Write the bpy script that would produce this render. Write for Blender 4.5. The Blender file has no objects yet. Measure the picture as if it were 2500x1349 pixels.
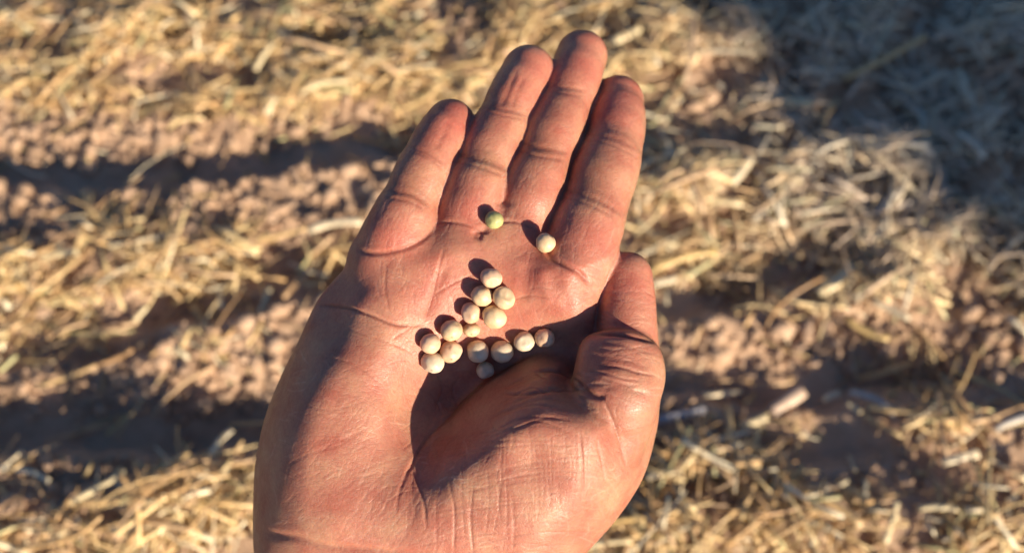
import bpy, math, random
import numpy as np
from mathutils import Matrix, Vector

rng = np.random.default_rng(11)
random.seed(5)
sc = bpy.context.scene
COL = sc.collection

# ------------------------------------------------------------------ camera, light, exposure
PITCH = math.radians(65.0)          # camera looks down by this much
CAM_H = 0.495                       # metres above the field
F_PX = 2165.0                       # focal length in photograph pixels (2500 wide)
DH = 261.0                          # mm from lens to the palm's reference plane
cam = bpy.data.cameras.new("camera")
cam_ob = bpy.data.objects.new("camera", cam)
COL.objects.link(cam_ob)
cam_ob.location = (0, 0, CAM_H)
cam_ob.rotation_euler = (math.pi / 2 - PITCH, 0, 0)
cam.sensor_width = 36.0
cam.lens = 36.0 * F_PX / 2500.0
cam.clip_start = 0.01
cam.clip_end = 1000.0
cam.dof.use_dof = True
cam.dof.focus_distance = 0.255
cam.dof.aperture_fstop = 6.4
sc.camera = cam_ob

SUN_CAM = np.array([0.62, -0.535, 0.575])           # towards the sun, in camera axes
SUN_CAM /= np.linalg.norm(SUN_CAM)
R3 = np.array([[1, 0, 0],
               [0, math.sin(PITCH), -math.cos(PITCH)],
               [0, math.cos(PITCH), math.sin(PITCH)]])   # camera axes -> world
SUN = R3 @ SUN_CAM
sun_el = math.asin(SUN[2])
sun_az = math.atan2(SUN[0], SUN[1])

world = bpy.data.worlds.new("World")
sc.world = world
world.use_nodes = True
nt = world.node_tree
bg = nt.nodes["Background"]
sky = nt.nodes.new("ShaderNodeTexSky")
sky.sky_type = 'NISHITA'
sky.sun_disc = False
sky.sun_elevation = sun_el
sky.sun_rotation = sun_az
sky.air_density = 1.0
sky.dust_density = 1.0
sky.ozone_density = 6.0
nt.links.new(sky.outputs[0], bg.inputs[0])
bg.inputs[1].default_value = 0.058

sun = bpy.data.lights.new("sun", 'SUN')
sun.energy = 5.0
sun.angle = math.radians(0.8)
sun.color = (1.0, 0.83, 0.62)
sun_ob = bpy.data.objects.new("sun", sun)
COL.objects.link(sun_ob)
sun_ob.rotation_euler = Vector(SUN).to_track_quat('Z', 'Y').to_euler()
sun_ob.location = (1.0, -1.5, 2.0)

sc.view_settings.view_transform = 'Standard'
sc.view_settings.look = 'None'
sc.view_settings.gamma = 1.0
sc.view_settings.use_curve_mapping = False
sc.view_settings.exposure = 0.9

# ------------------------------------------------------------------ helpers
def cam2world(p):                    # mm in camera axes (z = 0 on the palm plane) -> metres in world
    q = np.asarray(p, float).copy()
    q[..., 2] -= DH
    w = (q * 0.001) @ R3.T
    w[..., 2] += CAM_H
    return w

def px_dir(px, py):
    d = np.array([(px - 1250) / F_PX, (674.5 - py) / F_PX, -1.0])
    return R3 @ d

def ground_at(px, py, z=0.0):        # world x,y where the sight line meets height z
    px = np.asarray(px, float); py = np.asarray(py, float)
    dx = (px - 1250) / F_PX; dy = (674.5 - py) / F_PX
    wx = dx
    wy = dy * R3[1, 1] - R3[1, 2]
    wz = dy * R3[2, 1] - R3[2, 2]
    t = (z - CAM_H) / wz
    return wx * t, wy * t

def to_px(x, y, z=0.0):              # inverse of ground_at
    X = x; Y = y; Z = z - CAM_H
    cy = Y * R3[1, 1] + Z * R3[2, 1]
    cz = Y * R3[1, 2] + Z * R3[2, 2]
    return 1250 + F_PX * X / (-cz), 674.5 - F_PX * cy / (-cz)

def tag(o, label=None, cat=None, group=None, kind=None):
    if label: o["label"] = label
    if cat: o["category"] = cat
    if group: o["group"] = group
    if kind: o["kind"] = kind
    return o

def mesh_from(name, verts, faces, smooth=True):
    """verts (N,3); faces: array (M,3|4) or list of such arrays"""
    me = bpy.data.meshes.new(name)
    fl = faces if isinstance(faces, list) else [faces]
    fl = [np.asarray(f, np.int32) for f in fl if len(f)]
    loops = np.concatenate([f.ravel() for f in fl])
    tot = np.concatenate([np.full(len(f), f.shape[1], np.int32) for f in fl])
    me.vertices.add(len(verts))
    me.vertices.foreach_set("co", np.asarray(verts, np.float32).ravel())
    me.loops.add(len(loops))
    me.loops.foreach_set("vertex_index", loops)
    me.polygons.add(len(tot))
    start = np.concatenate([[0], np.cumsum(tot)[:-1]]).astype(np.int32)
    me.polygons.foreach_set("loop_start", start)
    try:
        me.polygons.foreach_set("loop_total", tot)
    except Exception:
        pass
    me.polygons.foreach_set("use_smooth", np.full(len(tot), smooth))
    me.update(calc_edges=True)
    me.validate()
    return me

def add_obj(name, me, mat, parent=None):
    o = bpy.data.objects.new(name, me)
    COL.objects.link(o)
    if mat: me.materials.append(mat)
    if parent: o.parent = parent
    return o

def set_attr(me, name, cols):
    a = me.attributes.new(name, 'FLOAT_COLOR', 'POINT')
    c = np.ones((len(me.vertices), 4), np.float32)
    c[:, :cols.shape[1]] = cols
    a.data.foreach_set("color", c.ravel())

def hash2(i, j, s):
    n = (i * 374761393 + j * 668265263 + s * 974711) & 0x7fffffff
    n = ((n ^ (n >> 13)) * 1274126177) & 0x7fffffff
    return ((n ^ (n >> 16)) & 0xffff) / 65535.0

def vnoise(x, y, s=0):
    i = np.floor(x).astype(np.int64); j = np.floor(y).astype(np.int64)
    u = x - i; v = y - j
    u = u * u * (3 - 2 * u); v = v * v * (3 - 2 * v)
    return (hash2(i, j, s) * (1 - u) + hash2(i + 1, j, s) * u) * (1 - v) + \
           (hash2(i, j + 1, s) * (1 - u) + hash2(i + 1, j + 1, s) * u) * v

def fbm(x, y, s=0, o=4):
    r = 0; a = 1.0; t = 0
    for k in range(o):
        r = r + a * (vnoise(x, y, s + k * 17) - 0.5); t += a
        x = x * 2.03 + 5.1; y = y * 2.03 + 1.7; a *= 0.5
    return r / t * 2

def sstep(t):
    t = np.clip(t, 0, 1)
    return t * t * (3 - 2 * t)

def tps(pts):
    P = np.array(pts, float); xy = P[:, :2] / 300.0; n = len(P)
    d = np.linalg.norm(xy[:, None] - xy[None], axis=2)
    K = np.where(d > 0, d * d * np.log(d + 1e-9), 0) + np.eye(n) * 0.01
    A = np.zeros((n + 3, n + 3)); A[:n, :n] = K
    A[:n, n] = 1; A[:n, n + 1:] = xy; A[n, :n] = 1; A[n + 1:, :n] = xy.T
    w = np.linalg.solve(A, np.concatenate([P[:, 2], [0, 0, 0]]))
    def f(x, y):
        x = x / 300.0; y = y / 300.0
        r = w[n] + w[n + 1] * x + w[n + 2] * y
        for k in range(n):
            d2 = (x - xy[k, 0]) ** 2 + (y - xy[k, 1]) ** 2
            r = r + w[k] * 0.5 * d2 * np.log(d2 + 1e-12)
        return r
    return f

def poly_sdf(poly, x, y):
    P = np.array(poly, float); n = len(P)
    d = np.full(x.shape, 1e9); ins = np.zeros(x.shape, bool)
    for k in range(n):
        a = P[k]; b = P[(k + 1) % n]; e = b - a
        t = np.clip(((x - a[0]) * e[0] + (y - a[1]) * e[1]) / (e @ e), 0, 1)
        d = np.minimum(d, (x - a[0] - t * e[0]) ** 2 + (y - a[1] - t * e[1]) ** 2)
        c = (a[1] > y) != (b[1] > y)
        if a[1] != b[1]:
            ins ^= c & (x < (b[0] - a[0]) * (y - a[1]) / (b[1] - a[1]) + a[0])
    d = np.sqrt(d)
    return np.where(ins, -d, d)

def spline(pts, n):                  # Catmull-Rom through rows of pts, n samples
    P = np.array(pts, float)
    P = np.vstack([2 * P[0] - P[1], P, 2 * P[-1] - P[-2]])
    m = len(P) - 3
    t = np.linspace(0, m - 1e-6, n); i = t.astype(int); u = (t - i)[:, None]
    a, b, c, d = P[i], P[i + 1], P[i + 2], P[i + 3]
    return 0.5 * ((2 * b) + (c - a) * u + (2 * a - 5 * b + 4 * c - d) * u ** 2 + (3 * b - a - 3 * c + d) * u ** 3)

def smin(a, b, k):
    h = np.clip(k - np.abs(a - b), 0, None) / k
    return np.minimum(a, b) - h * h * k * 0.25

class NT:
    """small node-building helper"""
    def __init__(self, name):
        self.m = bpy.data.materials.new(name); self.m.use_nodes = True
        self.t = self.m.node_tree; self.b = self.t.nodes["Principled BSDF"]
    def n(self, typ, **kw):
        o = self.t.nodes.new(typ)
        for k, v in kw.items():
            if k in o.inputs.keys(): o.inputs[k].default_value = v
            else: setattr(o, k, v)
        return o
    def l(self, a, b): self.t.links.new(a, b)
    def coord(self, scale=(1, 1, 1), rot=(0, 0, 0)):
        tc = self.n("ShaderNodeTexCoord"); mp = self.n("ShaderNodeMapping")
        mp.inputs["Scale"].default_value = scale; mp.inputs["Rotation"].default_value = rot
        self.l(tc.outputs["Object"], mp.inputs["Vector"]); return mp.outputs[0]
    def noise(self, vec, scale, detail=4, rough=0.5):
        o = self.n("ShaderNodeTexNoise"); o.inputs["Scale"].default_value = scale
        o.inputs["Detail"].default_value = detail; o.inputs["Roughness"].default_value = rough
        self.l(vec, o.inputs["Vector"]); return o.outputs["Fac"]
    def ramp(self, fac, stops):
        o = self.n("ShaderNodeValToRGB"); e = o.color_ramp.elements
        while len(e) < len(stops): e.new(0.5)
        for k, (p, c) in enumerate(stops):
            e[k].position = p; e[k].color = (c[0], c[1], c[2], 1) if not isinstance(c, (int, float)) else (c, c, c, 1)
        self.l(fac, o.inputs[0]); return o.outputs[0]
    def mix(self, fac, a, b, mode='MIX'):
        o = self.n("ShaderNodeMix", data_type='RGBA', blend_type=mode)
        for s, v in ((0, fac), (6, a), (7, b)):
            if isinstance(v, (int, float)): o.inputs[s].default_value = v
            elif isinstance(v, tuple): o.inputs[s].default_value = (*v, 1)
            else: self.l(v, o.inputs[s])
        return o.outputs[2]
    def attr(self, name):
        o = self.n("ShaderNodeAttribute"); o.attribute_name = name; return o.outputs["Color"]
    def bump(self, h, dist, strength=1.0, prev=None):
        o = self.n("ShaderNodeBump"); o.inputs["Distance"].default_value = dist
        o.inputs["Strength"].default_value = strength
        self.l(h, o.inputs["Height"])
        if prev is not None: self.l(prev, o.inputs["Normal"])
        return o.outputs[0]

# ------------------------------------------------------------------ materials
def mat_soil():
    k = NT("dry_soil"); v = k.coord()
    c = k.ramp(k.noise(v, 40, 6, 0.65), [(0.3, (0.38, 0.25, 0.17)), (0.5, (0.62, 0.43, 0.295)), (0.72, (0.72, 0.52, 0.375))])
    big = k.noise(v, 7, 3)
    c = k.mix(k.ramp(big, [(0.3, 0.0), (0.8, 0.5)]), c, (0.40, 0.27, 0.18))
    k.l(c, k.b.inputs["Base Color"]); k.b.inputs["Roughness"].default_value = 0.95
    k.b.inputs["Specular IOR Level"].default_value = 0.15
    n = k.bump(k.noise(v, 350, 5, 0.7), 0.0012)
    n = k.bump(k.noise(v, 1400, 3, 0.6), 0.0003, 1.0, n)
    k.l(n, k.b.inputs["Normal"]); return k.m

def mat_straw():
    k = NT("dry_straw"); v = k.coord()
    a = k.attr("tint")
    f = k.noise(k.coord((60, 60, 60)), 8, 4, 0.6)
    c = k.mix(k.ramp(f, [(0.35, 0.0), (0.7, 0.35)]), a, (0.28, 0.17, 0.07))
    k.l(c, k.b.inputs["Base Color"]); k.b.inputs["Roughness"].default_value = 0.42
    k.b.inputs["Specular IOR Level"].default_value = 0.5
    n = k.bump(k.noise(v, 1500, 3, 0.6), 0.0002, 0.6)
    k.l(n, k.b.inputs["Normal"]); return k.m

def mat_skin():
    k = NT("palm_skin"); v = k.coord()
    a = k.attr("tint")
    blot = k.ramp(k.noise(v, 90, 4, 0.6), [(0.3, (0.90, 0.68, 0.68)), (0.5, (1.0, 0.97, 0.95)), (0.7, (1.10, 1.28, 1.2))])
    c = k.mix(1.0, a, blot, 'MULTIPLY')
    fine = k.ramp(k.noise(v, 900, 3, 0.6), [(0.3, (0.9, 0.9, 0.9)), (0.7, (1.08, 1.08, 1.08))])
    c = k.mix(1.0, c, fine, 'MULTIPLY')
    k.l(c, k.b.inputs["Base Color"])
    k.b.inputs["Subsurface Weight"].default_value = 0.7
    k.b.inputs["Subsurface Radius"].default_value = (1.0, 0.35, 0.2)
    k.b.inputs["Subsurface Scale"].default_value = 0.003
    r = k.ramp(k.noise(v, 260, 4, 0.6), [(0.3, 0.40), (0.7, 0.60)])
    k.l(r, k.b.inputs["Roughness"])
    k.b.inputs["Specular IOR Level"].default_value = 0.45
    # skin cells and tiny dry lines
    w1 = k.n("ShaderNodeTexVoronoi"); w1.feature = 'DISTANCE_TO_EDGE'
    w1.inputs["Scale"].default_value = 1.0
    k.l(k.coord((900, 420, 900), (0, 0, 0.5)), w1.inputs["Vector"])
    w2 = k.n("ShaderNodeTexVoronoi"); w2.feature = 'DISTANCE_TO_EDGE'
    w2.inputs["Scale"].default_value = 1.0
    k.l(k.coord((380, 1000, 700), (0, 0, -0.35)), w2.inputs["Vector"])
    h1 = k.ramp(w1.outputs["Distance"], [(0.0, 0.0), (0.12, 1.0)])
    h2 = k.ramp(w2.outputs["Distance"], [(0.0, 0.0), (0.1, 1.0)])
    n = k.bump(h1, 0.00008, 0.4)
    n = k.bump(h2, 0.00008, 0.35, n)
    n = k.bump(k.noise(v, 2600, 2, 0.6), 0.00007, 0.4, n)
    k.l(n, k.b.inputs["Normal"]); return k.m

def mat_pea():
    k = NT("dry_pea"); v = k.coord()
    a = k.attr("tint")
    f = k.ramp(k.noise(v, 260, 4, 0.6), [(0.35, (0.86, 0.82, 0.74)), (0.65, (1.06, 1.05, 1.03))])
    c = k.mix(1.0, a, f, 'MULTIPLY')
    k.l(c, k.b.inputs["Base Color"]); k.b.inputs["Roughness"].default_value = 0.5
    k.b.inputs["Subsurface Weight"].default_value = 0.25
    k.b.inputs["Subsurface Radius"].default_value = (1, 0.6, 0.35)
    k.b.inputs["Subsurface Scale"].default_value = 0.001
    k.l(k.bump(k.noise(v, 700, 4, 0.6), 0.0002, 0.6), k.b.inputs["Normal"]); return k.m

SOIL, STRAW, SKIN, PEA = mat_soil(), mat_straw(), mat_skin(), mat_pea()

# ------------------------------------------------------------------ the field: ground
def world_poly(pts, n=60):
    P = np.array(pts, float)
    x, y = ground_at(P[:, 0], P[:, 1])
    return spline(np.c_[x, y], n)

# furrow lips: (line of the crest in the photograph, drop behind it, width of the ramp in front)
LIPS = [
    ([(-500, 560), (0, 480), (250, 490), (450, 470), (650, 440), (850, 415), (1000, 400)], 0.012, 0.05),
    ([(1000, 400), (1300, 395), (1600, 395), (1800, 400), (1950, 385)], 0.0075, 0.04),
    ([(-500, 1150), (0, 1130), (200, 1120), (400, 1130), (600, 1120), (760, 1130), (1000, 1150)], 0.017, 0.06),
    ([(1450, 1020), (1650, 985), (1850, 1000), (2050, 1010), (2250, 1010), (2500, 1030), (2800, 1080)], 0.014, 0.05),
    ([(420, 800), (560, 790), (700, 760), (820, 740)], 0.012, 0.03),
    ([(1560, 790), (1700, 800), (1800, 770)], 0.009, 0.03),
    ([(-200, 900), (0, 910), (200, 900), (330, 880)], 0.009, 0.03),
    ([(1780, 760), (1900, 770), (2050, 740)], 0.011, 0.03),
    ([(800, 130), (950, 150), (1000, 160)], 0.008, 0.02),
    ([(380, 290), (480, 300), (560, 285)], 0.010, 0.02),
    ([(1600, 1250), (1800, 1230), (2000, 1240), (2100, 1270)], 0.010, 0.03),
    ([(1850, 1130), (2000, 1150), (2100, 1140)], 0.010, 0.03),
    ([(1880, 720), (1980, 700), (2050, 690)], 0.009, 0.02),
    ([(560, 690), (640, 700), (760, 690)], 0.009, 0.02),
    ([(2150, 960), (2260, 965), (2330, 950)], 0.012, 0.02),
]
LIPW = [(world_poly(p), d, w) for p, d, w in LIPS]

def lip_height(x, y):
    h = np.zeros_like(x); calm = np.zeros_like(x)
    for P, drop, wid in LIPW:
        order = np.argsort(P[:, 0]); lx = P[order, 0]; ly = P[order, 1]
        yc = np.interp(x, lx, ly) + 0.006 * fbm(x * 60, x * 0 + drop * 900, 3, 3)
        d = y - yc                                 # > 0 : behind the crest
        ex = 0.03
        fade = sstep((x - lx[0] + ex) / ex) * sstep((lx[-1] + ex - x) / ex)
        front = np.exp(-(np.minimum(d, 0) / wid) ** 2)
        back = 1 - sstep(d / 0.012)
        floor = -0.8 * sstep(d / 0.012) * np.exp(-(np.maximum(d - 0.02, 0) / 0.035) ** 2)
        h = h + fade * drop * (np.where(d < 0, front, 1.0) * np.where(d < 0, 1.0, back) * 0.3 + np.where(d > 0, floor, 0))
        calm = np.maximum(calm, fade * np.exp(-((d - 0.016) / 0.022) ** 4))
    return h, calm

def height(x, y):
    near = np.exp(-((x / 0.9) ** 2 + ((y - 0.2) / 0.9) ** 2) ** 2)
    far_rows = 0.008 * np.sin((y - 0.14 * x) * 2 * math.pi / 0.19) * (1 - near)
    h, calm = lip_height(x, y); h = h * near + far_rows; calm = 1 - 0.85 * calm * near
    h = h + 0.005 * fbm(x * 9, y * 9, 1, 3) * (0.4 + 0.6 * calm) + 0.0038 * calm * fbm(x * 45, y * 45, 2, 3)
    g = fbm(x * 160, y * 160, 7, 3)
    return h + calm * 0.0022 * np.maximum(g, -0.2) * np.exp(-((x / 2.0) ** 2 + (y / 2.0) ** 2))

def grow(a, b, step, far, rate=1.12):
    mid = list(np.arange(a, b, step))
    s = step; lo = [a]; 
    while lo[-1] > -far: s *= rate; lo.append(lo[-1] - s)
    s = step; hi = [b]
    while hi[-1] < far: s *= rate; hi.append(hi[-1] + s)
    return np.array(lo[:0:-1] + mid + hi)

gx = grow(-0.46, 0.46, 0.0023, 300); gy = grow(-0.02, 0.55, 0.0023, 300)
XX, YY = np.meshgrid(gx, gy, indexing='ij')
ZZ = height(XX, YY)
nx_, ny_ = XX.shape
idx = np.arange(nx_ * ny_).reshape(nx_, ny_)
gf = np.stack([idx[:-1, :-1], idx[1:, :-1], idx[1:, 1:], idx[:-1, 1:]], -1).reshape(-1, 4)
g_ob = add_obj("ground", mesh_from("ground", np.stack([XX, YY, ZZ], -1).reshape(-1, 3), gf), SOIL)
tag(g_ob, kind="structure")

# image-plane description of where straw lies thick and where bare crumbly soil shows
STRAW_BLOBS = [  # px, py, rx, ry, weight
    (350, 120, 700, 150, 1.0), (900, 120, 350, 160, 0.8), (150, 560, 260, 50, 0.8), (180, 680, 320, 70, 1.0),
    (650, 600, 250, 50, 0.8), (250, 830, 350, 55, 0.7), (620, 700, 120, 50, 0.5), (300, 1230, 420, 90, 1.2),
    (150, 1320, 400, 80, 0.8), (1750, 80, 450, 110, 1.0), (2150, 250, 450, 220, 1.0), (1720, 480, 200, 70, 1.1),
    (1700, 620, 170, 90, 0.9), (2050, 520, 250, 180, 0.9), (2350, 500, 250, 250, 0.9), (2150, 740, 200, 60, 0.7),
    (2380, 780, 200, 120, 0.8), (1750, 1130, 200, 60, 1.0), (2150, 1080, 280, 70, 0.9), (2350, 1130, 200, 70, 1.0),
    (2000, 1250, 500, 90, 0.9), (2350, 1250, 250, 80, 0.9), (1650, 1300, 200, 60, 0.8), (1000, 300, 100, 60, 0.2),
]
BARE = [(400, 330, 420, 45, 1.0), (100, 300, 200, 40, 0.5), (600, 500, 350, 50, 0.75), (500, 950, 330, 70, 1.2),
        (100, 970, 250, 60, 1.0), (1750, 860, 260, 60, 1.1), (2050, 830, 150, 60, 0.6), (250, 410, 500, 45, 1.1),
        (800, 360, 300, 40, 0.9), (1750, 350, 220, 35, 0.7), (300, 1060, 420, 60, 1.1), (1850, 940, 320, 50, 1.1),
        (1720, 280, 140, 50, 0.5), (2430, 850, 120, 80, 0.5), (1950, 1090, 110, 50, 0.8), (1700, 730, 120, 40, 0.9), (640, 740, 130, 50, 0.6),
        (1680, 1200, 100, 35, 0.8), (2050, 1180, 140, 25, 0.7), (120, 840, 160, 40, 0.6), (1950, 640, 100, 70, 0.6)]

def blobs(px, py, L):
    r = np.zeros_like(px)
    for cx, cy, rx, ry, w in L:
        r = r + w * np.exp(-(((px - cx) / rx) ** 2 + ((py - cy) / ry) ** 2))
    return r

def straw_density(x, y):
    px, py = to_px(x, y)
    inside = (px > -250) & (px < 2750) & (py > -250) & (py < 1600)
    d = blobs(px, py, STRAW_BLOBS) * (1 - 0.97 * np.clip(1.5 * blobs(px, py, BARE), 0, 1))
    d = d * sstep((fbm(x * 28, y * 34, 31, 2) + 0.32) / 0.45)
    return np.where(inside, np.clip(d, 0.015, 1.2), 0.5 + 0.35 * fbm(x * 5, y * 5, 5, 2))

# loose crumbs and clods of soil
def clods(n):
    x = rng.uniform(-0.5, 0.5, n * 3); y = rng.uniform(-0.05, 0.62, n * 3)
    px, py = to_px(x, y)
    keep = rng.random(n * 3) < np.clip(0.25 + blobs(px, py, BARE), 0, 1)
    keep &= lip_height(x, y)[1] < 0.85            # few crumbs on the furrow floors
    x, y = x[keep][:n], y[keep][:n]; n = len(x)
    ph = (1 + 5 ** 0.5) / 2
    base = np.array([(-1, ph, 0), (1, ph, 0), (-1, -ph, 0), (1, -ph, 0), (0, -1, ph), (0, 1, ph), (0, -1, -ph), (0, 1, -ph),
                     (ph, 0, -1), (ph, 0, 1), (-ph, 0, -1), (-ph, 0, 1)], float) / math.sqrt(1 + ph * ph)
    f = np.array([(0, 11, 5), (0, 5, 1), (0, 1, 7), (0, 7, 10), (0, 10, 11), (1, 5, 9), (5, 11, 4), (11, 10, 2), (10, 7, 6), (7, 1, 8),
                  (3, 9, 4), (3, 4, 2), (3, 2, 6), (3, 6, 8), (3, 8, 9), (4, 9, 5), (2, 4, 11), (6, 2, 10), (8, 6, 7), (9, 8, 1)])
    r = 0.0009 + 0.0026 * rng.random(n) ** 1.5 + 0.0045 * rng.random(n) ** 9
    V = base[None] * (1 + rng.uniform(-0.28, 0.28, (n, 12, 1))) * r[:, None, None] * rng.uniform(0.6, 1.4, (n, 1, 3))
    z = height(x, y) + r * rng.uniform(-0.3, 0.5, n)
    V = V + np.stack([x, y, z], -1)[:, None]
    F = f[None] + (np.arange(n) * 12)[:, None, None]
    return V.reshape(-1, 3), F.reshape(-1, 3)
cv, cf = clods(19000)
c_ob = add_obj("soil_crumbs", mesh_from("soil_crumbs", cv, cf), SOIL)
tag(c_ob, "loose crumbs and small clods of reddish brown soil over the field", "soil", kind="stuff")

# straw: many stalks in one mesh
def tubes(P0, P1, W, flat, bend, sides=6, stations=4, up=None):
    """closed flattened tubes between P0 and P1 (N,3); W widths, flat = thickness ratio, bend = sag vectors (N,3)"""
    n = len(P0); t = np.linspace(0, 1, stations)
    C = P0[:, None] + (P1 - P0)[:, None] * t[None, :, None] + bend[:, None] * (4 * t * (1 - t))[None, :, None]
    ax = (P1 - P0); L = np.linalg.norm(ax, axis=1, keepdims=True); ax = ax / np.maximum(L, 1e-9)
    u0 = np.tile([0, 0, 1.0], (n, 1)) + (rng.normal(0, 0.45, (n, 3)) if up is None else up)
    side = np.cross(ax, u0); side /= np.maximum(np.linalg.norm(side, axis=1, keepdims=True), 1e-9)
    nor = np.cross(side, ax)
    a = np.arange(sides) / sides * 2 * math.pi
    wob = 1 + rng.uniform(-0.12, 0.12, (n, stations, 1))
    ring = (np.cos(a)[None, None, :, None] * side[:, None, None] +
            np.sin(a)[None, None, :, None] * nor[:, None, None] * flat[:, None, None, None]) * (W / 2)[:, None, None, None] * wob[..., None]
    V = C[:, :, None] + ring
    k = sides
    F = []
    for s in range(stations - 1):
        for q in range(k):
            F.append((s * k + q, s * k + (q + 1) % k, (s + 1) * k + (q + 1) % k, (s + 1) * k + q))
    F = np.array(F)[None] + (np.arange(n) * k * stations)[:, None, None]
    cap = []
    for q in range(1, k - 1):
        cap.append((0, q + 1, q)); cap.append(((stations - 1) * k, (stations - 1) * k + q, (stations - 1) * k + q + 1))
    Cp = np.array(cap)[None] + (np.arange(n) * k * stations)[:, None, None]
    return V.reshape(-1, 3), F.reshape(-1, 4), Cp.reshape(-1, 3)

PALETTE = np.array([(0.74, 0.53, 0.26), (0.82, 0.64, 0.34), (0.64, 0.42, 0.20), (0.90, 0.81, 0.58), (0.70, 0.49, 0.29),
                    (0.56, 0.53, 0.28), (0.50, 0.32, 0.17), (0.78, 0.67, 0.46)])
PW = np.array([0.2, 0.17, 0.18, 0.08, 0.15, 0.06, 0.1, 0.06])

def litter(n, wr, lr, flat_r, lift, region, sides, stations, spread=0.75, outside=False):
    x = []; y = []
    while sum(len(a) for a in x) < n:
        a = rng.uniform(region[0], region[1], n); b = rng.uniform(region[2], region[3], n)
        k = rng.random(n) < straw_density(a, b)
        if outside: k &= (np.abs(a) > 0.47) | (b < -0.06) | (b > 0.56)
        x.append(a[k]); y.append(b[k])
    x = np.concatenate(x)[:n]; y = np.concatenate(y)[:n]
    L = rng.uniform(*lr, n) * rng.uniform(0.5, 1, n); W = rng.uniform(*wr, n)
    ang = rng.normal(0.22, spread, n)
    ang = np.where(rng.random(n) < 0.25, rng.uniform(0, math.pi, n), ang)
    dx = np.cos(ang) * L / 2; dy = np.sin(ang) * L / 2
    den = np.clip(straw_density(x, y), 0, 1.2)
    top = rng.random(n) ** 1.2 * lift * (0.25 + den) * (0.55 + 1.1 * np.clip(fbm(x * 22, y * 22, 41, 2) + 0.4, 0, 1))
    za = np.maximum(height(x - dx, y - dy), height(x, y) - L * 0.12) + top + W * 0.3
    zb = np.maximum(height(x + dx, y + dy), height(x, y) - L * 0.12) + top + W * 0.3
    zm = height(x, y) + top * 0.6
    lift_up = np.maximum(zm - (za + zb) / 2, 0)
    tilt = rng.normal(0, 0.13, n) * L * np.where(den > .4, 1, .4)
    za = za + lift_up + np.maximum(-tilt, 0); zb = zb + lift_up + np.maximum(tilt, 0)
    P0 = np.stack([x - dx, y - dy, za], -1); P1 = np.stack([x + dx, y + dy, zb], -1)
    bend = rng.normal(0, 0.05, (n, 3)) * L[:, None]
    V, F, Cp = tubes(P0, P1, W, rng.uniform(*flat_r, n), bend, sides, stations)
    col = PALETTE[rng.choice(len(PALETTE), n, p=PW)] * rng.uniform(0.75, 1.15, (n, 1))
    qx, qy = to_px(x, y)                          # blue-grey of the upper-right shade put into the straw colour
    shade_mix = np.clip(sstep((qx - 1400) / 900) * sstep((900 - qy) / 700) * 1.1, 0, 0.65)[:, None] * rng.uniform(0.5, 1, (n, 1))
    col = col * (1 - shade_mix) + shade_mix * np.array([0.68, 0.66, 0.62])
    col = np.repeat(col, sides * stations, axis=0)
    return V, F, Cp, col

def join(parts):
    V = []; F = []; T = []; C = []; o = 0
    for v, f, t, c in parts:
        V.append(v); F.append(f + o); T.append(t + o); C.append(c); o += len(v)
    return np.concatenate(V), [np.concatenate(F), np.concatenate(T)], np.concatenate(C)

near = (-0.46, 0.46, -0.02, 0.54)
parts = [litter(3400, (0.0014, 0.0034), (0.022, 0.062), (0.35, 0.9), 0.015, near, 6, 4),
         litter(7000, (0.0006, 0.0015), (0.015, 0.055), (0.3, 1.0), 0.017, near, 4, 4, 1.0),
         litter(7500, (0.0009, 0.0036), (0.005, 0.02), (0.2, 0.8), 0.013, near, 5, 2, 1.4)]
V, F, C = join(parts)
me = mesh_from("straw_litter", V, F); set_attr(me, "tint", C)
tag(add_obj("straw_litter", me, STRAW), "chopped golden straw scattered in mats over the furrowed soil", "straw", kind="stuff")
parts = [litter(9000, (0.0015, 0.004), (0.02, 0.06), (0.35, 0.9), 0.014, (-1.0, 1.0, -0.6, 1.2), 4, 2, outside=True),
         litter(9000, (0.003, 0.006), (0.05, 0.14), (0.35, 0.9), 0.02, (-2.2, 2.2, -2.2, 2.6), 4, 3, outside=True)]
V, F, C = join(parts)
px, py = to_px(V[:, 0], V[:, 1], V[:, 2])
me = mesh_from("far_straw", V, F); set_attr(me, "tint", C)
tag(add_obj("straw_litter", me, STRAW), "thin straw spread over the rest of the field", "straw", kind="stuff")

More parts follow.
